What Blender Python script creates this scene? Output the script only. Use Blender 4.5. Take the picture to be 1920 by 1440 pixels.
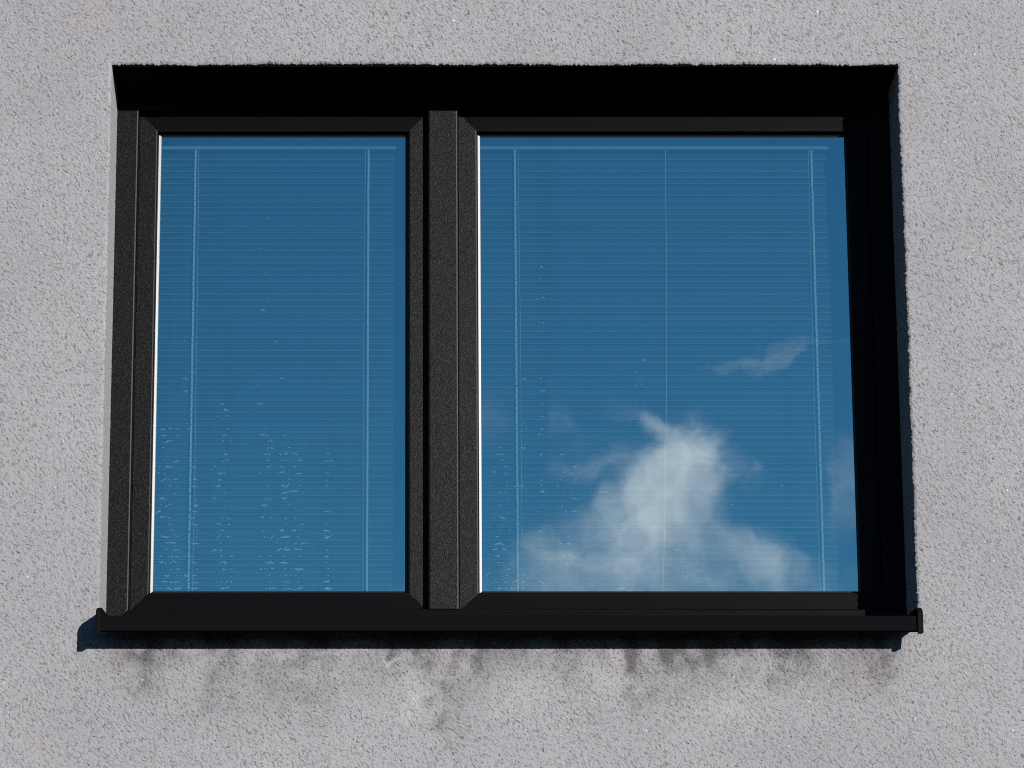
import bpy, bmesh, math, random
import numpy as np
from mathutils import Vector

for o in list(bpy.data.objects):
    bpy.data.objects.remove(o, do_unlink=True)
sc = bpy.context.scene
C = sc.collection
R = math.radians

# ------------------------------------------------------------------ camera
# X right, Y into the wall (outer plaster face at y = 0), Z up, lens at z = 0
DIST, PITCH = 6.5441, 14.9586
cd = bpy.data.cameras.new('camera')
cam = bpy.data.objects.new('camera', cd)
C.objects.link(cam)
cam.location = (0, -DIST, 0)
cam.rotation_euler = (R(90 + PITCH), 0, 0)
cd.sensor_width = 36
cd.lens = 6812 / 1920 * 36
cd.shift_x = (960 - 785) / 1920
cd.clip_start = 0.05
cd.clip_end = 3000
sc.camera = cam
sc.cycles.use_denoising = False
sc.cycles.diffuse_bounces = 3
sc.cycles.max_bounces = 8
sc.cycles.caustics_reflective = False
sc.cycles.blur_glossy = 0.0
sc.cycles.filter_width = 1.05

# ------------------------------------------------------------------ light
TO_SUN = Vector((0.545, -1.0, 0.29)).normalized()
SUN_ELEV = math.asin(TO_SUN.z)
SUN_AZ = math.atan2(TO_SUN.x, TO_SUN.y)

sc.view_settings.view_transform = 'Standard'
sc.view_settings.look = 'None'
sc.view_settings.exposure = 0
sc.view_settings.gamma = 1
sc.view_settings.use_curve_mapping = False

sl = bpy.data.lights.new('sun', 'SUN')
sl.energy = 5.0
sl.angle = R(0.5)
sl.color = (1.0, 0.965, 0.93)
sun = bpy.data.objects.new('sun', sl)
C.objects.link(sun)
sun.rotation_euler = (-TO_SUN).to_track_quat('-Z', 'Y').to_euler()
sun.location = TO_SUN * 20

SKY_STRENGTH = 0.062
world = bpy.data.worlds.new('World')
sc.world = world
world.use_nodes = True


class NT:
    """small helper around a node tree"""
    def __init__(s, tree):
        s.t = tree
        s.n = tree.nodes
        s.l = tree.links

    def add(s, kind, **kw):
        n = s.n.new('ShaderNode' + kind)
        for k, v in kw.items():
            setattr(n, k, v)
        return n

    def set(s, sock, v):
        if hasattr(v, 'is_output'):
            s.l.new(v, sock)
        else:
            sock.default_value = v

    def math(s, op, a, b=None, c=None, clamp=False):
        n = s.add('Math', operation=op, use_clamp=clamp)
        s.set(n.inputs[0], a)
        if b is not None:
            s.set(n.inputs[1], b)
        if c is not None:
            s.set(n.inputs[2], c)
        return n.outputs[0]

    def mix(s, f, a, b, blend='MIX'):
        n = s.add('Mix', data_type='RGBA', blend_type=blend)
        s.set(n.inputs[0], f)
        s.set(n.inputs[6], a)
        s.set(n.inputs[7], b)
        return n.outputs[2]

    def ramp(s, v, lo, hi, smooth=True, to0=0.0, to1=1.0):
        n = s.add('MapRange', interpolation_type='SMOOTHSTEP' if smooth else 'LINEAR')
        s.set(n.inputs[0], v)
        for i, q in enumerate((lo, hi, to0, to1)):
            n.inputs[i + 1].default_value = q
        return n.outputs[0]

    def noise(s, vec, scale, detail=4, rough=0.55, dist=0.0):
        n = s.add('TexNoise')
        if vec is not None:
            s.set(n.inputs['Vector'], vec)
        n.inputs['Scale'].default_value = scale
        n.inputs['Detail'].default_value = detail
        n.inputs['Roughness'].default_value = rough
        n.inputs['Distortion'].default_value = dist
        return n


def rgb(r, g, b):
    return (r, g, b, 1.0)


def build_world():
    nt = NT(world.node_tree)
    bg = nt.n['Background']
    sky = nt.add('TexSky', sky_type='NISHITA', sun_disc=False)
    sky.sun_elevation = SUN_ELEV
    sky.sun_rotation = SUN_AZ
    sky.altitude = 0
    sky.air_density = 1.0
    sky.dust_density = 0.0
    sky.ozone_density = 7.0
    tc = nt.add('TexCoord')
    sep = nt.add('SeparateXYZ')
    nt.l.new(tc.outputs['Generated'], sep.inputs[0])
    dx, dy, dz = sep.outputs
    front = nt.math('MAXIMUM', nt.math('MULTIPLY', dy, -1.0), 0.05)
    u = nt.math('DIVIDE', dx, front)
    v = nt.math('DIVIDE', dz, front)
    comb = nt.add('CombineXYZ')
    nt.l.new(u, comb.inputs[0])
    nt.l.new(v, comb.inputs[1])
    uv = comb.outputs[0]
    # billowing of the cloud edge
    w1 = nt.noise(uv, 55, 5, 0.6)
    ws = nt.add('SeparateColor')
    nt.l.new(w1.outputs['Color'], ws.inputs[0])
    uw = nt.math('ADD', u, nt.math('MULTIPLY', nt.math('SUBTRACT', ws.outputs[0], 0.5), 0.024))
    vw = nt.math('ADD', v, nt.math('MULTIPLY', nt.math('SUBTRACT', ws.outputs[1], 0.5), 0.024))
    # puffs of one small cumulus low over the roofs opposite: (u, v, ru, rv, weight, tilt)
    puffs = PUFFS
    total = None
    for (u0, v0, ru, rv, wt, ti) in puffs:
        c, s_ = math.cos(ti), math.sin(ti)
        a = nt.math('SUBTRACT', uw, u0)
        b = nt.math('SUBTRACT', vw, v0)
        p = nt.math('MULTIPLY_ADD', a, c / ru, nt.math('MULTIPLY', b, s_ / ru))
        q = nt.math('MULTIPLY_ADD', a, -s_ / rv, nt.math('MULTIPLY', b, c / rv))
        r2 = nt.math('MULTIPLY_ADD', p, p, nt.math('MULTIPLY', q, q))
        g = nt.math('MULTIPLY', nt.math('EXPONENT', nt.math('MULTIPLY', r2, -1.0)), wt)
        total = g if total is None else nt.math('ADD', total, g)
    fb = nt.noise(uv, 75, 8, 0.64)
    fbv = nt.math('SUBTRACT', fb.outputs[0], 0.5)
    dens = nt.math('ADD', total, nt.math('MULTIPLY', fbv, nt.math('MULTIPLY_ADD', total, 2.1, 0.03)))
    dens = nt.math('POWER', nt.math('MAXIMUM', nt.math('SUBTRACT', dens, 0.02), 0.0), 1.25)
    dens = nt.math('MULTIPLY', nt.math('SUBTRACT', 1.0, nt.math('EXPONENT', nt.math('MULTIPLY', dens, -1.05))), 1.0)
    dens = nt.math('MULTIPLY', dens, nt.ramp(dy, -0.3, -0.1, True, 1.0, 0.0))
    # thin fair-weather clouds scattered over the rest of the sky
    far = nt.noise(tc.outputs['Generated'], 4.2, 8, 0.58, 0.3)
    fard = nt.math('MULTIPLY', nt.ramp(far.outputs[0], 0.66, 0.82), 0.6)
    dens = nt.math('MAXIMUM', dens, fard)
    cl = nt.mix(dens, sky.outputs[0], CLOUD)
    nt.l.new(cl, bg.inputs[0])
    bg.inputs[1].default_value = SKY_STRENGTH


CLOUD = rgb(20.4, 12.8, 15.0)


def px_dir(px, py):
    """direction a picture point mirrors to, as (u, v) on the sky in front of the wall"""
    c, s = math.cos(R(PITCH)), math.sin(R(PITCH))
    x, y = (px - 785) / 6812, -(py - 720) / 6812
    k = c - s * y
    return x / k, (s + c * y) / k


PUFFS = []
for (px, py, rx, ry, wt, ti) in [
        (1242, 945, 72, 70, 1.10, 0), (1300, 850, 46, 58, 0.80, 0), (1225, 782, 60, 24, 0.55, -0.3), (1265, 880, 50, 60, 0.45, 0),
        (1190, 985, 80, 60, 0.42, 0), (1040, 1050, 56, 58, 0.46, 0), (1130, 1075, 80, 40, 0.34, 0), (1215, 1060, 70, 55, 0.45, 0),
        (1375, 1010, 50, 36, 0.26, -0.6), (1445, 1050, 54, 40, 0.46, -0.3), (1320, 1040, 60, 40, 0.26, 0), (1345, 930, 34, 50, 0.24, 0),
        (1120, 865, 64, 30, 0.26, 0.2), (1070, 800, 26, 26, 0.12, 0), (1592, 905, 46, 85, 0.26, 0),
        (1395, 672, 70, 13, 0.15, 0.06), (1490, 658, 95, 10, 0.14, 0.10), (1410, 890, 18, 34, 0.22, 0.2),
        (915, 790, 36, 60, 0.10, 0), (1100, 1170, 300, 80, 0.36, 0), (1480, 1120, 130, 60, 0.18, 0)]:
    u_, v_ = px_dir(px, py)
    PUFFS.append((u_, v_, rx * 1.56e-4, ry * 1.6e-4, wt, ti))
build_world()

# ------------------------------------------------------------------ materials
MATS = {}


def material(name):
    m = bpy.data.materials.new(name)
    m.use_nodes = True
    nt = NT(m.node_tree)
    b = nt.n['Principled BSDF']
    MATS[name] = m
    return m, nt, b


def mat_plaster():
    m, nt, b = material('rough_plaster')
    geo = nt.add('NewGeometry')
    pos = geo.outputs['Position']
    att_s = nt.add('Attribute', attribute_name='soil_shade')
    att_f = nt.add('Attribute', attribute_name='fleck_bounce')
    n1 = nt.noise(pos, 2.2, 4, 0.6)
    n2 = nt.noise(pos, 9.0, 5, 0.6)
    n3 = nt.noise(pos, 620, 3, 0.75)
    base = nt.mix(nt.ramp(n1.outputs[0], 0.3, 0.7), rgb(0.318, 0.313, 0.323), rgb(0.350, 0.344, 0.353))
    base = nt.mix(nt.math('MULTIPLY', nt.ramp(n2.outputs[0], 0.52, 0.72), 0.35), base, rgb(0.322, 0.340, 0.336))
    n4 = nt.noise(pos, 7.0, 3, 0.6)
    n4.inputs['Vector'].default_value = (0, 0, 0)
    base = nt.mix(nt.math('MULTIPLY', nt.ramp(n4.outputs[0], 0.55, 0.72), 0.30), base, rgb(0.360, 0.328, 0.338))
    # sand grains of slightly different tone
    base = nt.mix(1.0, base, nt.mix(n3.outputs[0], rgb(0.60, 0.60, 0.60), rgb(1.42, 1.42, 1.42)), 'MULTIPLY')
    # fine torn scratches of the float, in two lie directions that trade places across the wall
    sp = nt.add('SeparateXYZ')
    nt.l.new(pos, sp.inputs[0])

    def scratches(ang, lo, hi, seed):
        c, s_ = math.cos(R(ang)), math.sin(R(ang))
        al = nt.math('MULTIPLY_ADD', sp.outputs[0], c, nt.math('MULTIPLY', sp.outputs[2], -s_))
        ac = nt.math('MULTIPLY_ADD', sp.outputs[0], s_, nt.math('MULTIPLY', sp.outputs[2], c))
        cb = nt.add('CombineXYZ')
        nt.l.new(nt.math('MULTIPLY', al, 0.34), cb.inputs[0])
        nt.l.new(nt.math('ADD', sp.outputs[1], seed), cb.inputs[1])
        nt.l.new(ac, cb.inputs[2])
        n = nt.noise(cb.outputs[0], 305, 3.5, 0.62, 0.25)
        return nt.ramp(n.outputs[0], lo, hi)
    lie = nt.ramp(nt.noise(pos, 9.0, 2, 0.5).outputs[0], 0.40, 0.60)
    sc1 = nt.math('MULTIPLY', scratches(54, 0.575, 0.68, 0.0), nt.math('MULTIPLY_ADD', lie, 0.6, 0.4))
    sc2 = nt.math('MULTIPLY', scratches(22, 0.585, 0.69, 3.0), nt.math('MULTIPLY_ADD', lie, -0.6, 1.0))
    scr = nt.math('MAXIMUM', sc1, sc2)
    base = nt.mix(1.0, base, nt.mix(scr, rgb(1.05, 1.05, 1.05), rgb(0.63, 0.62, 0.63)), 'MULTIPLY')
    # stray pale quartz grains and dark pin holes
    vo = nt.add('TexVoronoi')
    nt.l.new(pos, vo.inputs['Vector'])
    vo.inputs['Scale'].default_value = 135
    vc = nt.add('SeparateColor')
    nt.l.new(vo.outputs['Color'], vc.inputs[0])
    near = nt.ramp(vo.outputs['Distance'], 0.10, 0.30, True, 1.0, 0.0)
    base = nt.mix(nt.math('MULTIPLY', near, nt.ramp(vc.outputs[0], 0.980, 1.0)), base, rgb(0.72, 0.72, 0.72))
    base = nt.mix(nt.math('MULTIPLY', near, nt.ramp(vc.outputs[1], 0.982, 1.0)), base, rgb(0.05, 0.05, 0.052))
    # soot washed off the sill, plus the shade painted into the grooves
    soil_shade = nt.mix(att_s.outputs['Fac'], rgb(1, 1, 1), rgb(0.30, 0.29, 0.29))
    base = nt.mix(1.0, base, soil_shade, 'MULTIPLY')
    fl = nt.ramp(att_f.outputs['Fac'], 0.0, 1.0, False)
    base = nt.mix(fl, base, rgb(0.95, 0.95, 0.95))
    dk = nt.math('MULTIPLY', nt.math('MULTIPLY', att_f.outputs['Fac'], -1.0), 1.0, clamp=True)
    base = nt.mix(dk, base, rgb(0.012, 0.012, 0.014))
    nt.l.new(base, b.inputs['Base Color'])
    b.inputs['Roughness'].default_value = 0.92
    b.inputs['Specular IOR Level'].default_value = 0.15
    bp = nt.add('Bump')
    bp.inputs['Strength'].default_value = 0.9
    bp.inputs['Distance'].default_value = 0.0016
    hb = nt.noise(pos, 480, 4, 0.7)
    nt.l.new(nt.math('MULTIPLY_ADD', scr, -1.0, hb.outputs[0]), bp.inputs['Height'])
    nt.l.new(bp.outputs[0], b.inputs['Normal'])
    return m


def mat_foil(name, vertical):
    """dark anthracite foil with an embossed grain running along the profile"""
    m, nt, b = material(name)
    geo = nt.add('NewGeometry')
    mp = nt.add('Mapping')
    nt.l.new(geo.outputs['Position'], mp.inputs[0])
    mp.inputs['Scale'].default_value = (1, 1, 0.30) if vertical else (0.30, 1, 1)
    n1 = nt.noise(mp.outputs[0], 1000, 2, 0.6)
    n2 = nt.noise(geo.outputs['Position'], 900, 1, 0.5)
    h = nt.math('MULTIPLY_ADD', n2.outputs[0], 0.10 if vertical else 0.03, n1.outputs[0])
    bp = nt.add('Bump')
    bp.inputs['Strength'].default_value = 0.85 if vertical else 0.5
    bp.inputs['Distance'].default_value = 0.00045
    nt.l.new(h, bp.inputs['Height'])
    nt.l.new(bp.outputs[0], b.inputs['Normal'])
    b.inputs['Base Color'].default_value = rgb(0.0032, 0.0032, 0.0035)
    b.inputs['Roughness'].default_value = 0.31
    b.inputs['Specular IOR Level'].default_value = 0.095 if vertical else 0.05
    return m


def mat_simple(name, col, rough, spec=0.5, metallic=0.0, bump=None):
    m, nt, b = material(name)
    geo = nt.add('NewGeometry')
    n = nt.noise(geo.outputs['Position'], 25, 4, 0.6)
    lo = tuple(c * 0.88 for c in col)
    hi = tuple(c * 1.12 for c in col)
    nt.l.new(nt.mix(n.outputs[0], rgb(*lo), rgb(*hi)), b.inputs['Base Color'])
    b.inputs['Roughness'].default_value = rough
    b.inputs['Specular IOR Level'].default_value = spec
    b.inputs['Metallic'].default_value = metallic
    if bump:
        bn = nt.noise(geo.outputs['Position'], bump[0], 3, 0.6)
        bp = nt.add('Bump')
        bp.inputs['Strength'].default_value = bump[1]
        bp.inputs['Distance'].default_value = bump[2]
        nt.l.new(bn.outputs[0], bp.inputs['Height'])
        nt.l.new(bp.outputs[0], b.inputs['Normal'])
    return m


MIRROR = 0.69


def mat_glass():
    m = bpy.data.materials.new('coated_glass')
    m.use_nodes = True
    nt = NT(m.node_tree)
    nt.n.remove(nt.n['Principled BSDF'])
    out = nt.n['Material Output']
    gl = nt.add('BsdfGlossy')
    gl.inputs['Roughness'].default_value = 0.0
    gl.inputs['Color'].default_value = rgb(0.52, 1.0, 0.93)
    tr = nt.add('BsdfTransparent')
    tr.inputs['Color'].default_value = rgb(0.76, 1.0, 1.0)
    geo = nt.add('NewGeometry')
    wv = nt.noise(geo.outputs['Position'], 5.0, 2, 0.5)
    bp = nt.add('Bump')
    bp.inputs['Strength'].default_value = 0.25
    bp.inputs['Distance'].default_value = 0.0012
    nt.l.new(wv.outputs[0], bp.inputs['Height'])
    nt.l.new(bp.outputs[0], gl.inputs['Normal'])
    mx = nt.add('MixShader')
    # soft upright bands make the coating a touch uneven
    sm = nt.noise(geo.outputs['Position'], 14.0, 5, 0.6, 0.6)
    mpg = nt.add('Mapping')
    nt.l.new(geo.outputs['Position'], mpg.inputs[0])
    mpg.inputs['Scale'].default_value = (1.0, 1.0, 0.045)
    st = nt.noise(mpg.outputs[0], 15.0, 3, 0.6)
    bands = nt.math('MULTIPLY_ADD', sm.outputs[0], 0.30, nt.ramp(st.outputs[0], 0.52, 0.68))
    nt.l.new(nt.ramp(bands, 0.0, 1.2, False, MIRROR + 0.012, MIRROR - 0.050), mx.inputs[0])
    nt.l.new(tr.outputs[0], mx.inputs[1])
    nt.l.new(gl.outputs[0], mx.inputs[2])
    nt.l.new(mx.outputs[0], out.inputs[0])
    MATS['coated_glass'] = m
    m2 = bpy.data.materials.new('glass_body')
    m2.use_nodes = True
    nt = NT(m2.node_tree)
    nt.n.remove(nt.n['Principled BSDF'])
    tr = nt.add('BsdfTransparent')
    tr.inputs['Color'].default_value = rgb(0.97, 0.99, 0.985)
    nt.l.new(tr.outputs[0], nt.n['Material Output'].inputs[0])
    MATS['glass_body'] = m2


mat_plaster()
mat_foil('foil_upright', True)
mat_foil('foil_level', False)
mat_glass()
mat_simple('foil_edge', (0.004, 0.004, 0.0044), 0.34, 0.10, bump=(700, 0.7, 0.0004))
mat_simple('black_gasket', (0.006, 0.006, 0.0065), 0.34, 0.42)
mat_simple('sill_coating', (0.0058, 0.0056, 0.0065), 0.6, 0.0, bump=(700, 0.25, 0.0003))
mat_simple('cap_plastic', (0.0042, 0.0044, 0.0048), 0.6, 0.05)
mat_simple('slat_paint', (0.055, 0.062, 0.066), 0.40, 0.6)
mat_simple('slat_edge_glint', (0.22, 0.235, 0.24), 0.45, 0.5)  # pale tone painted for the sun caught on each slat's lower edge
mat_simple('rail_paint', (0.42, 0.46, 0.48), 0.4, 0.4)
mat_simple('blind_cord', (0.92, 0.94, 0.95), 0.8, 0.2)
mat_simple('glint_paint', (0.88, 0.90, 0.91), 0.7, 0.3)  # pale tone painted for the glints seen through the glass
mat_simple('room_paint', (0.12, 0.12, 0.12), 0.9, 0.2)
mat_simple('asphalt', (0.042, 0.042, 0.044), 1.0, 0.0)

# ------------------------------------------------------------------ helpers


def mesh_obj(name, verts, faces, mats, parent=None, mat_idx=None, smooth=False):
    me = bpy.data.meshes.new(name)
    me.from_pydata([tuple(v) for v in verts], [], faces)
    for mt in ([mats] if isinstance(mats, str) else mats):
        me.materials.append(MATS[mt])
    if mat_idx:
        for p, i in zip(me.polygons, mat_idx):
            p.material_index = i
    if smooth:
        for p in me.polygons:
            p.use_smooth = True
    bm = bmesh.new()
    bm.from_mesh(me)
    bmesh.ops.recalc_face_normals(bm, faces=bm.faces)
    bm.to_mesh(me)
    bm.free()
    o = bpy.data.objects.new(name, me)
    C.objects.link(o)
    if parent:
        o.parent = parent
        o.matrix_parent_inverse = parent.matrix_world.inverted()
    return o


def empty(name, loc, parent=None):
    o = bpy.data.objects.new(name, None)
    o.empty_display_size = 0.1
    C.objects.link(o)
    o.location = loc
    if parent:
        o.parent = parent
    return o


def tag(o, label, cat, group=None, kind=None):
    o['label'] = label
    o['category'] = cat
    if group:
        o['group'] = group
    if kind:
        o['kind'] = kind


def box_vf(x0, x1, y0, y1, z0, z1):
    v = [(x0, y0, z0), (x1, y0, z0), (x1, y1, z0), (x0, y1, z0),
         (x0, y0, z1), (x1, y0, z1), (x1, y1, z1), (x0, y1, z1)]
    f = [(0, 1, 5, 4), (1, 2, 6, 5), (2, 3, 7, 6), (3, 0, 4, 7), (4, 5, 6, 7), (3, 2, 1, 0)]
    return v, f


def sweep(rings):
    """closed solid through a list of equal rings"""
    n = len(rings[0])
    v = [p for r in rings for p in r]
    f = []
    for k in range(len(rings) - 1):
        for i in range(n):
            j = (i + 1) % n
            f.append((k * n + i, k * n + j, (k + 1) * n + j, (k + 1) * n + i))
    f.append(tuple(range(n))[::-1])
    f.append(tuple((len(rings) - 1) * n + i for i in range(n)))
    return v, f


# ------------------------------------------------------------------ the plaster wall
OX0, OX1, OZ0, OZ1 = -0.586, 0.915, 1.288, 2.381     # window opening in the plaster
REVEAL = 0.1475
PX0, PX1, PZ0, PZ1 = -0.95, 1.31, 0.90, 2.64         # finely modelled field of plaster
STEP = 0.0016


def fft_noise(nz, nx, fn, seed):
    rng = np.random.default_rng(seed)
    w = rng.standard_normal((nz, nx))
    F = np.fft.rfft2(w)
    kz = np.fft.fftfreq(nz, STEP)[:, None]
    kx = np.fft.rfftfreq(nx, STEP)[None, :]
    out = np.fft.irfft2(F * fn(kx, kz), s=(nz, nx))
    return (out - out.mean()) / out.std()


def band(k, lo, hi):
    return np.exp(-(k / hi) ** 2) * (1 - np.exp(-(k / lo) ** 2))


def build_wall():
    xs_l = np.linspace(PX0, OX0, int(round((OX0 - PX0) / STEP)) + 1)
    xs_m = np.linspace(OX0, OX1, int(round((OX1 - OX0) / STEP)) + 1)
    xs_r = np.linspace(OX1, PX1, int(round((PX1 - OX1) / STEP)) + 1)
    zs_b = np.linspace(PZ0, OZ0, int(round((OZ0 - PZ0) / STEP)) + 1)
    zs_m = np.linspace(OZ0, OZ1, int(round((OZ1 - OZ0) / STEP)) + 1)
    zs_t = np.linspace(OZ1, PZ1, int(round((PZ1 - OZ1) / STEP)) + 1)
    xs = np.concatenate([xs_l, xs_m[1:], xs_r[1:]])
    zs = np.concatenate([zs_b, zs_m[1:], zs_t[1:]])
    i0, i1 = len(xs_l) - 1, len(xs_l) + len(xs_m) - 2
    j0, j1 = len(zs_b) - 1, len(zs_b) + len(zs_m) - 2
    nx, nz = len(xs), len(zs)
    X, Z = np.meshgrid(xs, zs)

    # --- relief: a scraped, floated render: flat crests, short torn grooves, pin holes
    iso = lambda kx, kz: band(np.hypot(kx, kz), 60, 230)

    def aniso(ang, lw=520, ll=72):
        c, s = math.cos(ang), math.sin(ang)

        def fn(kx, kz):
            a = kx * c + kz * s
            b = -kx * s + kz * c
            return np.exp(-(a / ll) ** 2 - (b / lw) ** 2) * (1 - np.exp(-((a * a + b * b) / 100 ** 2)))
        return fn
    fine = fft_noise(nz, nx, iso, 1)
    g1 = fft_noise(nz, nx, aniso(R(-52)), 2)
    g2 = fft_noise(nz, nx, aniso(R(-25)), 3)
    g3 = fft_noise(nz, nx, aniso(R(-80)), 4)
    low1 = fft_noise(nz, nx, lambda kx, kz: band(np.hypot(kx, kz), 1.5, 7), 5)
    low2 = fft_noise(nz, nx, lambda kx, kz: band(np.hypot(kx, kz), 0.5, 2.5), 6)
    mid = fft_noise(nz, nx, lambda kx, kz: band(np.hypot(kx, kz), 8, 30), 7)
    a1 = 1 / (1 + np.exp(-(low1) * 1.4))
    a2 = 1 / (1 + np.exp(-(np.roll(low1, 311, 1)) * 1.4))
    g = np.maximum(g1 * (0.94 + 0.22 * a1), np.maximum(g2 * (0.72 + 0.36 * a2), g3 * (0.74 + 0.36 * (1 - a1))))
    groove = np.clip((g - 1.60) * 2.6, 0, 1.0)
    crest = np.clip(g + 0.6, -1.2, 0)
    pits = np.clip(fft_noise(nz, nx, lambda kx, kz: band(np.hypot(kx, kz), 60, 170), 8) - 2.7, 0, 1.2)
    h = 0.00022 * fine + 0.00004 * g1 + 0.00006 * crest - 0.0016 * groove - 0.0036 * pits + 0.00010 * mid
    h = np.clip(h, -0.0035, 0.0016)
    Y = -(h + 0.0003 * low2)
    # the plaster rounds over and is trowelled smooth along the reveals
    inz = (Z > OZ0 - 0.01) & (Z < OZ1 + 0.004)
    inx = (X > OX0 - 0.004) & (X < OX1 + 0.004)
    dl = np.where(inz, np.abs(OX0 - X), 1)
    smooth_l = np.exp(-(dl / 0.007) ** 2)
    Y = Y * (1 - 0.75 * smooth_l)
    d = np.minimum(np.where(inz, np.minimum(np.abs(X - OX0), np.abs(X - OX1)), 1),
                   np.where(inx, np.abs(Z - OZ1), 1))
    Y = Y + 0.0025 * np.exp(-(d / 0.0026) ** 2)
    Y = Y.astype(np.float32)
    Xd = X.copy()
    Zd = Z.copy()
    # ragged arrises
    rng = np.random.default_rng(11)

    def ragged(n, amp, seed):
        r = np.random.default_rng(seed).standard_normal(n)
        k = np.exp(-np.linspace(-2, 2, 5) ** 2)
        s1 = np.convolve(r, k / k.sum(), 'same')
        k2 = np.hanning(25)
        s2 = np.convolve(np.random.default_rng(seed + 1).standard_normal(n), k2 / k2.sum(), 'same')
        k3 = np.hanning(180)
        s3 = np.convolve(np.random.default_rng(seed + 2).standard_normal(n), k3 / k3.sum(), 'same')
        return amp * (0.9 * s1 + 1.6 * s2 + 5.0 * s3)
    jm = slice(j0, j1 + 1)
    im = slice(i0, i1 + 1)
    rl = ragged(j1 - j0 + 1, 0.0006, 21)
    rr = ragged(j1 - j0 + 1, 0.0014, 31)
    rt = ragged(i1 - i0 + 1, 0.0017, 41)
    for k in range(5):
        f = 1 - k / 5
        Xd[jm, i0 - k] += rl * f
        Xd[jm, i1 + k] += rr * f
        Zd[j1 + k, im] += rt * f

    # --- soiling below the sill and stray grains
    soil_shade = np.zeros_like(X)
    zt = 1.247
    dz = zt - Z
    wob = 0.006 * low1 + 0.004 * mid
    for (px, w, ln, st) in [(285, 36, 95, .34), (405, 24, 105, .26), (440, 15, 45, .18), (520, 50, 60, .14), (575, 55, 55, .24),
                            (610, 25, 50, .16), (700, 18, 40, .14), (742, 14, 40, .22), (795, 28, 65, .34), (850, 30, 70, .24),
                            (902, 22, 62, .30), (1058, 34, 62, .38), (1178, 22, 98, .46), (1262, 26, 62, .36), (1330, 60, 55, .28),
                            (1385, 30, 55, .26), (1455, 36, 78, .52), (1490, 42, 52, .32), (1655, 26, 85, .26), (1610, 30, 50, .12),
                            (340, 60, 130, .10), (1120, 60, 40, .12), (660, 160, 35, .10), (1000, 200, 32, .08), (1400, 200, 35, .10)]:
        x0 = (px - 785) * 0.986e-3 + 0.0012
        prof = np.exp(-((X + wob - x0 + 0.05 * (dz - 0.03)) / (w * 0.80e-3)) ** 2)
        fall = np.clip(1 - (dz + 0.5 * wob) / (ln * 1.15e-3), 0, 1) ** 0.8
        soil_shade = np.maximum(soil_shade, st * prof * fall) + 0.25 * np.minimum(soil_shade, st * prof * fall)
    for (px, py, w, h_, st) in [(835, 1325, 45, 60, .20), (560, 1300, 90, 50, .10), (430, 1330, 80, 60, .08), (1290, 1290, 90, 40, .07),
                                (1090, 1310, 40, 60, .10), (1200, 1300, 30, 60, .10)]:
        x0 = (px - 785) * 0.986e-3
        z0 = 1.2467 - (py - 1217) * 0.98e-3
        soil_shade += st * np.exp(-((X + wob - x0) / (w * 1e-3)) ** 2 - ((Z + wob - z0) / (h_ * 1e-3)) ** 2)
    soil_shade *= 1.45 * np.clip(1.0 + 0.45 * mid + 0.18 * fine, 0.1, 2.2)
    soil_shade[Z > zt + 0.03] = 0
    # broad grey bloom below the sill, fading down, and faint unevenness of the coat
    bloom = np.clip(1 - dz / 0.115, 0, 1) * np.clip((X - OX0 + 0.02) / 0.05, 0, 1) * np.clip((OX1 - X) / 0.06, 0, 1)
    bloom = bloom * np.clip(0.55 + 0.55 * low1 + 0.18 * mid, 0, 1.6) * (Z < zt + 0.03)
    soil_shade = soil_shade + 0.27 * bloom + np.clip(0.035 + 0.022 * low2 + 0.016 * low1, 0, 0.15)
    # grooves and pits darkened in colour to deepen their shade
    soil_shade = np.clip(soil_shade + 0.30 * np.clip(groove, 0, 1) + 0.9 * np.clip(pits, 0, 1), 0, 0.9)
    fleck_bounce = np.zeros_like(X)
    ok = np.argwhere(np.ones_like(X, bool))
    sel = rng.choice(len(ok), 560, replace=False)
    for q, (a, b) in enumerate(ok[sel]):
        if q < 330:
            s = rng.uniform(0.25, 0.75) if q % 7 else 1.0
            fleck_bounce[a, b] = s
            if q % 14 == 0 and a + 1 < nz and b + 1 < nx:
                fleck_bounce[a + 1, b] = s
                fleck_bounce[a, b + 1] = s * .8
        else:
            fleck_bounce[a, b] = -rng.uniform(0.5, 1.0)
            if q % 6 == 0 and b + 1 < nx:
                fleck_bounce[a, b + 1] = fleck_bounce[a, b]

    # rubbed, paler patches between the stains
    for (px, py, w, h_, st) in [(775, 1312, 34, 42, .11), (615, 1222, 45, 9, .10), (760, 1222, 42, 10, .12), (345, 1270, 40, 40, .05),
                                (1110, 1290, 45, 40, .05), (1360, 1330, 70, 40, .04), (960, 1290, 40, 50, .05)]:
        x0 = (px - 785) * 0.986e-3
        z0 = 1.2467 - (py - 1217) * 0.98e-3
        pt = st * np.exp(-((X + 1.6 * wob - x0) / (w * 1e-3)) ** 2 - ((Z + 1.6 * wob - z0) / (h_ * 1e-3)) ** 2)
        fleck_bounce = np.where(np.abs(fleck_bounce) < 0.2, fleck_bounce + pt * np.clip(1 + 0.5 * mid, 0, 2), fleck_bounce)

    # --- assemble: field with a hole
    keep_v = np.ones((nz, nx), bool)
    keep_v[j0 + 1:j1, i0 + 1:i1] = False
    idx = -np.ones((nz, nx), np.int64)
    idx[keep_v] = np.arange(keep_v.sum())
    V = [np.stack([Xd[keep_v], Y[keep_v], Zd[keep_v]], 1)]
    S = [soil_shade[keep_v]]
    Fk = [fleck_bounce[keep_v]]
    qa, qb, qc, qd = idx[:-1, :-1], idx[:-1, 1:], idx[1:, 1:], idx[1:, :-1]
    hole = np.zeros((nz - 1, nx - 1), bool)
    hole[j0:j1, i0:i1] = True
    Q = [np.stack([qa[~hole], qb[~hole], qc[~hole], qd[~hole]], 1)]
    base = int(keep_v.sum())

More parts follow.
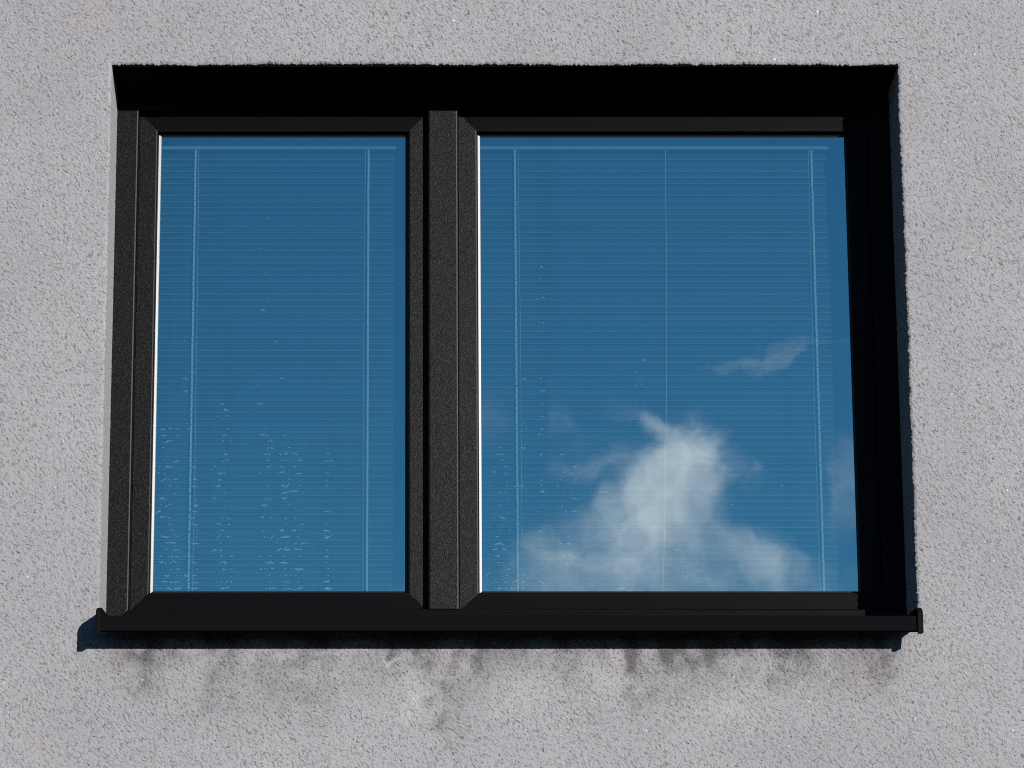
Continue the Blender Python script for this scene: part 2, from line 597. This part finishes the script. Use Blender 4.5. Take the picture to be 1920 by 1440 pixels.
    # --- reveals, starting on the very vertices of the arris
    def reveal(edge_idx, px, pz, nrm, seed, flip):
        nonlocal base
        n = len(edge_idx)
        rows = [edge_idx]
        ys = [0.0045, 0.007, 0.010, 0.014, 0.02, 0.028, 0.038, 0.05, 0.065, 0.08, 0.095, 0.11, 0.125, 0.138, REVEAL]
        rel = np.random.default_rng(seed).standard_normal((n, len(ys)))
        k = np.array([0.25, 0.5, 0.25])
        rel = np.apply_along_axis(lambda r: np.convolve(r, k, 'same'), 0, rel)
        for q, yy in enumerate(ys):
            t = min(1.0, 0.25 + q / 4)
            off = rel[:, q] * 0.00022
            # drift from the ragged arris back to the true plane of the reveal
            ex = px[1] * t + px[0] * (1 - t) + nrm[0] * off
            ez = pz[1] * t + pz[0] * (1 - t) + nrm[1] * off
            V.append(np.stack([ex, np.full(n, yy), ez], 1))
            S.append(np.zeros(n))
            Fk.append(np.full(n, 0.26))  # reveals coloured paler in place of sunlight mirrored off the panes
            rows.append(np.arange(base, base + n))
            base += n
        for a, b in zip(rows[:-1], rows[1:]):
            q4 = np.stack([a[:-1], a[1:], b[1:], b[:-1]], 1)
            Q.append(q4[:, ::-1] if flip else q4)
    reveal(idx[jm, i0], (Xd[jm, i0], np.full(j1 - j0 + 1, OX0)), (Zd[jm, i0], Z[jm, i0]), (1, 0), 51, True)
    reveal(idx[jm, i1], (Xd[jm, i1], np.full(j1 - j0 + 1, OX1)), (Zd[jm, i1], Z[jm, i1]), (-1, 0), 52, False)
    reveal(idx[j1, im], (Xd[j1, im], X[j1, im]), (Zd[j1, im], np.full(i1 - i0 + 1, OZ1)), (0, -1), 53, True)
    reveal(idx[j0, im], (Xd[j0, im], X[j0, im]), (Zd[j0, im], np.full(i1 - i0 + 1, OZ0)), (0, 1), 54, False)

    # --- the rest of the house front, its corners and flat top, as plain faces
    bx0, bx1, bz0, bz1, by1 = -5.2, 4.8, -1.62, 4.6, 7.0
    ext = np.array([[bx0, 0, bz0], [bx1, 0, bz0], [bx1, 0, bz1], [bx0, 0, bz1],
                    [PX0, 0, PZ0], [PX1, 0, PZ0], [PX1, 0, PZ1], [PX0, 0, PZ1],
                    [bx0, by1, bz0], [bx1, by1, bz0], [bx1, by1, bz1], [bx0, by1, bz1]], float)
    V.append(ext)
    S.append(np.full(len(ext), 0.075))
    Fk.append(np.zeros(len(ext)))
    e = base
    Q.append(np.array([[0, 1, 5, 4], [1, 2, 6, 5], [2, 3, 7, 6], [3, 0, 4, 7],
                       [1, 9, 10, 2], [8, 0, 3, 11], [3, 2, 10, 11], [9, 8, 11, 10]]) + e)
    V = np.concatenate(V).astype(np.float32)
    S = np.concatenate(S).astype(np.float32)
    Fk = np.concatenate(Fk).astype(np.float32)
    Q = np.concatenate(Q).astype(np.int32)
    me = bpy.data.meshes.new('plaster_wall')
    me.vertices.add(len(V))
    me.vertices.foreach_set('co', V.ravel())
    me.loops.add(len(Q) * 4)
    me.loops.foreach_set('vertex_index', Q.ravel())
    me.polygons.add(len(Q))
    me.polygons.foreach_set('loop_start', np.arange(len(Q), dtype=np.int32) * 4)
    for nm, arr in (('soil_shade', S), ('fleck_bounce', Fk)):
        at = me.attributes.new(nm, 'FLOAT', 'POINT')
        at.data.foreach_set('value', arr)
    me.update(calc_edges=True)
    me.materials.append(MATS['rough_plaster'])
    o = bpy.data.objects.new('plaster_wall', me)
    C.objects.link(o)
    tag(o, 'rough light grey plaster house wall stained below the window sill', 'wall', kind='thing')
    return o


build_wall()

# ground in front of the house and the dark room behind the blinds
g = mesh_obj('ground', *box_vf(-400, 400, -800, 0.5, -1.9, -1.6), 'asphalt')
g['kind'] = 'structure'


def build_room():
    x0, x1, y0, y1, z0, z1 = -1.6, 2.0, 0.235, 3.6, 0.45, 2.95
    a0, a1, c0, c1 = OX0 - 0.005, OX1 + 0.005, OZ0 + 0.03, OZ1 + 0.005
    v = [(x0, y0, z0), (x1, y0, z0), (x1, y0, z1), (x0, y0, z1), (x0, y1, z0), (x1, y1, z0), (x1, y1, z1), (x0, y1, z1),
         (a0, y0, c0), (a1, y0, c0), (a1, y0, c1), (a0, y0, c1), (a0, .2, c0), (a1, .2, c0), (a1, .2, c1), (a0, .2, c1)]
    f = [(4, 5, 6, 7), (0, 4, 7, 3), (1, 2, 6, 5), (0, 1, 5, 4), (3, 7, 6, 2),
         (0, 8, 9, 1), (1, 9, 10, 2), (2, 10, 11, 3), (3, 11, 8, 0),
         (8, 12, 13, 9), (9, 13, 14, 10), (10, 14, 15, 11), (11, 15, 12, 8)]
    o = mesh_obj('room', v, f, 'room_paint')
    o['kind'] = 'structure'


build_room()

# ------------------------------------------------------------------ the window
window = empty('window', (0.1645, 0.145, 1.30))
tag(window, 'two-pane anthracite framed window set deep in the grey plaster wall', 'window', kind='thing')
bpy.context.view_layer.update()


def edge_mats(f, edges):
    return [1 if i in edges else 0 for i in range(len(f))]


def ring_members(prefix, rect, prof, parent, mat_v, mat_h, gap=0.00012, edges=()):
    """four mitred members round rect; prof = closed (t outward from the inner edge, y) polygon"""
    x0, x1, z0, z1 = rect
    out = []
    for side in ('l', 'r', 'b', 't'):
        a, b = [], []
        for (t, y) in prof:
            if side == 'l':
                a.append((x0 - t, y, z0 - t + gap)); b.append((x0 - t, y, z1 + t - gap))
            elif side == 'r':
                a.append((x1 + t, y, z0 - t + gap)); b.append((x1 + t, y, z1 + t - gap))
            elif side == 'b':
                a.append((x0 - t + gap, y, z0 - t)); b.append((x1 + t - gap, y, z0 - t))
            else:
                a.append((x0 - t + gap, y, z1 + t)); b.append((x1 + t - gap, y, z1 + t))
        v, f = sweep([a, b])
        nm = prefix[0] if side in 'lr' else prefix[1]
        out.append(mesh_obj(nm, v, f, [mat_v if side in 'lr' else mat_h, 'foil_edge'], parent, mat_idx=edge_mats(f, edges)))
    return out


# dark sheet added under the head of the opening to stand in for its shade
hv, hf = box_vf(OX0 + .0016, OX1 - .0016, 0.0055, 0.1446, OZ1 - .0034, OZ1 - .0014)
mesh_obj('head_shade_sheet', hv, hf, 'sill_coating', window)

FY, SY = 0.145, 0.165                 # faces of the fixed frame and of the sashes
FRECT = (-0.543, 0.872, 1.351, 2.340)
frame = empty('frame', (0, 0, 0))
frame.parent = window
frame.matrix_parent_inverse = window.matrix_world.inverted()
fprof = [(0, 0.205), (0, FY + .0040), (.0008, FY + .0019), (.0022, FY + .0006), (.0044, FY), (.058, FY), (.058, 0.205)]
ring_members(('frame_stile', 'frame_rail'), FRECT, fprof, frame, 'foil_upright', 'foil_level', edges=(2, 3))

MX0, MX1 = 0.0170, 0.0770
hw = (MX1 - MX0) / 2
mp = [(-hw, .205), (-hw, FY + .0040), (-hw + .0008, FY + .0019), (-hw + .0022, FY + .0006), (-hw + .0044, FY),
      (hw - .0044, FY), (hw - .0022, FY + .0006), (hw - .0008, FY + .0019), (hw, FY + .0040), (hw, .205)]
cx = (MX0 + MX1) / 2
v, f = sweep([[(cx + a, y, FRECT[2] + .0002) for a, y in mp], [(cx + a, y, FRECT[3] - .0002) for a, y in mp]])
mesh_obj('mullion', v, f, ['foil_upright', 'foil_edge'], frame, mat_idx=edge_mats(f, (2, 3, 5, 6)))

SASHES = [(-0.5069, -0.0205, 1.3862, 2.3010), (0.1145, 0.8350, 1.3862, 2.3010)]
OUTER = [(FRECT[0], MX0), (MX1, FRECT[1])]
rnd = random.Random(5)


def water_glints(parent, spots, x_clip):
    """slightly domed pale marks standing in for sun glints on droplet trails, inside the pane"""
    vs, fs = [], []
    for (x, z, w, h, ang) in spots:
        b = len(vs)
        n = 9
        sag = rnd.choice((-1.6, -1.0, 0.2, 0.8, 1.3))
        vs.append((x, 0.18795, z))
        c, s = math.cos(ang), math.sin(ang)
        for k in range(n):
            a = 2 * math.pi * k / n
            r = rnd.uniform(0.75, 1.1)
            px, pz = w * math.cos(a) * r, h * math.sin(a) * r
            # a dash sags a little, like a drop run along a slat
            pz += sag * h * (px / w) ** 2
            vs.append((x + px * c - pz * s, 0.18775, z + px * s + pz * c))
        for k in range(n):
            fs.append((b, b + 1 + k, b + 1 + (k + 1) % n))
    o = mesh_obj('water_glints', vs, fs, 'glint_paint', parent)
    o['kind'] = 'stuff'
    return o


for q, (rect, oo) in enumerate(zip(SASHES, OUTER)):
    x0, x1, z0, z1 = rect
    sash = empty('sash', (0, 0, 0))
    sash.parent = window
    sash.matrix_parent_inverse = window.matrix_world.inverted()
    tw = [x0 - oo[0] - .0008, oo[1] - x1 - .0008, z0 - FRECT[2] - .0008, FRECT[3] - z1 - .0008]
    # each side has its own width, so mitre against the true outer corner
    def srings(t_frac, y):
        pass
    inner = [(x0, z0), (x1, z0), (x1, z1), (x0, z1)]
    outer = [(x0 - tw[0], z0 - tw[2]), (x1 + tw[1], z0 - tw[2]), (x1 + tw[1], z1 + tw[3]), (x0 - tw[0], z1 + tw[3])]
    sprof = [(0, .200), (0, SY + .0026), (.02, SY + .0012), (.055, SY + .0004), (.11, SY), (1, SY), (1, .200)]
    names = ['sash_rail', 'sash_stile', 'sash_rail', 'sash_stile']
    mats = ['foil_level', 'foil_upright', 'foil_level', 'foil_upright']
    for k in range(4):
        A, B = k, (k + 1) % 4
        along = (inner[B][0] - inner[A][0], inner[B][1] - inner[A][1])
        L = math.hypot(*along)
        gx, gz = along[0] / L * .00012, along[1] / L * .00012
        ra = [(inner[A][0] + (outer[A][0] - inner[A][0]) * t + gx, y, inner[A][1] + (outer[A][1] - inner[A][1]) * t + gz) for t, y in sprof]
        rb = [(inner[B][0] + (outer[B][0] - inner[B][0]) * t - gx, y, inner[B][1] + (outer[B][1] - inner[B][1]) * t - gz) for t, y in sprof]
        v, f = sweep([ra, rb])
        mesh_obj(names[k], v, f, [mats[k], 'foil_edge'], sash, mat_idx=edge_mats(f, (2, 3)))
    bprof = [(-.0002, .1814), (-.0002, .1784), (-.0006, .1783), (-.0050, .17945), (-.0054, .1800), (-.0054, .1814)]
    ring_members(('glazing_bead', 'glazing_bead'), rect, bprof, sash, 'black_gasket', 'black_gasket')
    v, f = box_vf(x0 + .0006, x1 - .0006, .1817, .1875, z0 + .0006, z1 - .0006)
    mesh_obj('glass_pane', v, f, ['coated_glass', 'glass_body'], sash, mat_idx=[0, 1, 1, 1, 1, 1])

    # --- marks on the glass, thickest towards the lower left
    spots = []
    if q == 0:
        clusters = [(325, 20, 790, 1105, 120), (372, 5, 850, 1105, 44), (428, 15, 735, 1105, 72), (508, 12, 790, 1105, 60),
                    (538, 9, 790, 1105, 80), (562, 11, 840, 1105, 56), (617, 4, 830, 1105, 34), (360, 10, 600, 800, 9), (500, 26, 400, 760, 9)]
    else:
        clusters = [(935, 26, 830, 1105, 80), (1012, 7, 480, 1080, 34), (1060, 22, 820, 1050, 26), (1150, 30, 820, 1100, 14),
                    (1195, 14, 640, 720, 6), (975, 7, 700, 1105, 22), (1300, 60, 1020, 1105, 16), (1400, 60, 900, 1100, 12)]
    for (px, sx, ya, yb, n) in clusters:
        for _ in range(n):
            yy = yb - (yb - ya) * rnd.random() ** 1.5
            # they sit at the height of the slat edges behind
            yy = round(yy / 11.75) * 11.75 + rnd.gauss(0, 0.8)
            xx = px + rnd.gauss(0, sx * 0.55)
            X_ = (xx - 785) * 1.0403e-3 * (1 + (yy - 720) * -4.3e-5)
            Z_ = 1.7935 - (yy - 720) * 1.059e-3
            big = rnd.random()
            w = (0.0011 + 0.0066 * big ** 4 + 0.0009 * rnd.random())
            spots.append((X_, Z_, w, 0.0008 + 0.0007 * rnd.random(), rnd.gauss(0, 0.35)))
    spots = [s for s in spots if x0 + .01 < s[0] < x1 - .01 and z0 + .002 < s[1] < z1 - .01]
    water_glints(sash, spots, rect)

# --- sill: folded sheet with turned-down nose and an upstand cap at each end
sill = empty('sill', (0, 0, 0))
sill.parent = window
sill.matrix_parent_inverse = window.matrix_world.inverted()
SX0, SX1 = -0.5755, 0.9045
NY = -0.070
prof = [(0.1440, 1.3150), (NY + .003, 1.2955), (NY + .0008, 1.2945), (NY, 1.2925), (NY, 1.2682), (NY + .0007, 1.2670),
        (NY + .002, 1.2667), (NY + .012, 1.2667), (NY + .012, 1.2682), (NY + .003, 1.2684), (NY + .002, 1.2695), (NY + .002, 1.2915),
        (NY + .004, 1.2933), (0.1440, 1.3128)]
v, f = sweep([[(SX0, y, z) for y, z in prof], [(SX1, y, z) for y, z in prof]])
mesh_obj('sill_sheet', v, f, 'sill_coating', sill)
for s, xe in ((-1, SX0), (1, SX1)):
    # side outline of the cap: upstand on top, nose at the front, thin lower edge
    outl = [(.142, 1.3300), (-.060, 1.3115), (-.0705, 1.3068), (-.0745, 1.3000), (-.0745, 1.2630), (-.060, 1.2630), (-.056, 1.2820), (.0, 1.2880), (.142, 1.300)]
    xa = xe + s * .0003
    xb = xe + s * .0098
    cyy = -.03
    rings = [[(xa, y, z) for y, z in outl], [(xb - s * .0018, y, z) for y, z in outl],
             [(xb, y * .985, z - .0014 if z > 1.29 else z + .0010) for y, z in outl]]
    v, f = sweep(rings)
    mesh_obj('end_cap', v, f, 'cap_plastic', sill)

# ------------------------------------------------------------------ venetian blinds
SLAT_P = 0.01252


def slat_mesh(w):
    """one shallow-curved slat, tipped almost shut"""
    n = 6
    pts = []
    wd = 0.0160
    for k in range(n + 1):
        s = ((k / (n - 1) - 0.5) * (wd - .0016) - .0008) if k < n else wd / 2
        bow = 0.0014 * (1 - (2 * s / wd) ** 2)
        pts.append((s, bow))
    tilt = R(70)
    c, s_ = math.cos(tilt), math.sin(tilt)
    prof = [(-(a * c) - b * s_, a * s_ * -1 + b * c) for a, b in pts]
    prof2 = [(y + 0.00028, z) for y, z in prof][::-1]
    poly = prof + prof2
    v, f = sweep([[(-w / 2, y, z) for y, z in poly], [(w / 2, y, z) for y, z in poly]])
    m = len(poly)
    idx = [0] * len(f)
    for k in (n - 1, n + 1):
        idx[k] = 1
    return v, f, idx


def tube(path, r, n=5):
    rings = []
    for (x, y, z) in path:
        rings.append([(x + r * math.cos(2 * math.pi * k / n), y + r * math.sin(2 * math.pi * k / n), z) for k in range(n)])
    return sweep(rings)


def build_blind(rect, cords, pull, label, seed):
    rr = random.Random(seed)
    x0, x1, z0, z1 = rect
    x0 += .004
    x1 -= .004
    w = x1 - x0
    yb = 0.222
    b = empty('venetian_blind', ((x0 + x1) / 2, yb, z0))
    tag(b, label, 'blind', 'slatted blinds behind the window panes')
    bpy.context.view_layer.update()
    # headrail with a lip along its lower front edge
    pr = [(yb - .011, 2.3080), (yb - .011, 2.2832), (yb - .0122, 2.2826), (yb - .0126, 2.2805), (yb - .0110, 2.2796), (yb + .012, 2.2796), (yb + .012, 2.3080)]
    v, f = sweep([[(x0, y, z) for y, z in pr], [(x1, y, z) for y, z in pr]])
    mesh_obj('headrail', v, f, 'rail_paint', b)
    v, f, mi = slat_mesh(w)
    first = mesh_obj('slat', v, f, ['slat_paint', 'slat_edge_glint'], b, mat_idx=mi)
    n = int((2.2725 - 1.352) / SLAT_P)
    for k in range(n):
        z = 2.2695 - k * SLAT_P
        if k == 0:
            o = first
        else:
            o = first.copy()
            C.objects.link(o)
            o.parent = b
            o.matrix_parent_inverse = first.matrix_parent_inverse.copy()
        o.location = ((x0 + x1) / 2 + rr.gauss(0, .0004), yb + rr.gauss(0, .0002), z + rr.gauss(0, .00025))
        o.rotation_euler = (rr.gauss(0, R(3.0)), rr.gauss(0, R(0.02)), rr.gauss(0, R(0.06)))
    zb = 2.2695 - n * SLAT_P
    v, f = box_vf(x0, x1, yb - .006, yb + .006, zb - .010, zb + .002)
    mesh_obj('bottom_rail', v, f, 'rail_paint', b)
    yc = yb - .0092
    for (xc, side, plain) in cords:
        # ladder: a flat tape caught between the slats, so it reads as a row of short lengths
        vs, fs = [], []
        for k in range(n):
            z = 2.2695 - k * SLAT_P
            zt = 2.2795 if k == 0 else z + .0060
            zl = z - (.0066 if plain else .0056)
            hw_ = .0018
            t = rr.gauss(0, .00015)
            bv, bf = box_vf(xc - hw_ + t, xc + hw_ + t, yc - .0006, yc + .0001, zl, zt - (0 if plain else .0001))
            e = len(vs)
            vs += bv
            fs += [tuple(i + e for i in q) for q in bf]
        mesh_obj('ladder_tape', vs, fs, 'blind_cord', b)
        # the lift cord beside it hangs a little slack
        path = []
        for k in range(25):
            t = k / 24
            path.append((xc + side * (.0060 + .0022 * math.sin(t * 2.6)) + rr.gauss(0, .00012), yc - .0005, 2.2796 + (zb - 2.2796) * t))
        v, f = tube(path, .00042)
        mesh_obj('lift_cord', v, f, 'blind_cord', b)
    for (xa, xb, rad) in pull:
        path = [(xa + (xb - xa) * t ** 2 + rr.gauss(0, .0002), yc - .0012, 2.2794 + (1.375 - 2.2794) * t) for t in [k / 20 for k in range(21)]]
        v, f = tube(path, rad)
        pc = mesh_obj('pull_cord', v, f, 'blind_cord', b)
        v, f = sweep([[(xa + r_ * math.cos(a * math.pi / 3), yc - .0016 + r_ * math.sin(a * math.pi / 3), z) for a in range(6)]
                      for r_, z in ((.0005, 2.274), (.0013, 2.2725), (.0013, 2.2695), (.0005, 2.268))])
        mesh_obj('cord_bead', v, f, 'blind_cord', pc)
    return b


build_blind(SASHES[0], [(-0.4365, 1, False), (-0.0980, -1, True)], [],
            'dark thin-slatted blind behind the narrow left pane of the window', 3)
build_blind(SASHES[1], [(0.1885, 1, False), (0.7690, -1, False)], [(0.4825, 0.462, .0006)],
            'dark thin-slatted blind behind the wide right pane with reflected cloud', 4)
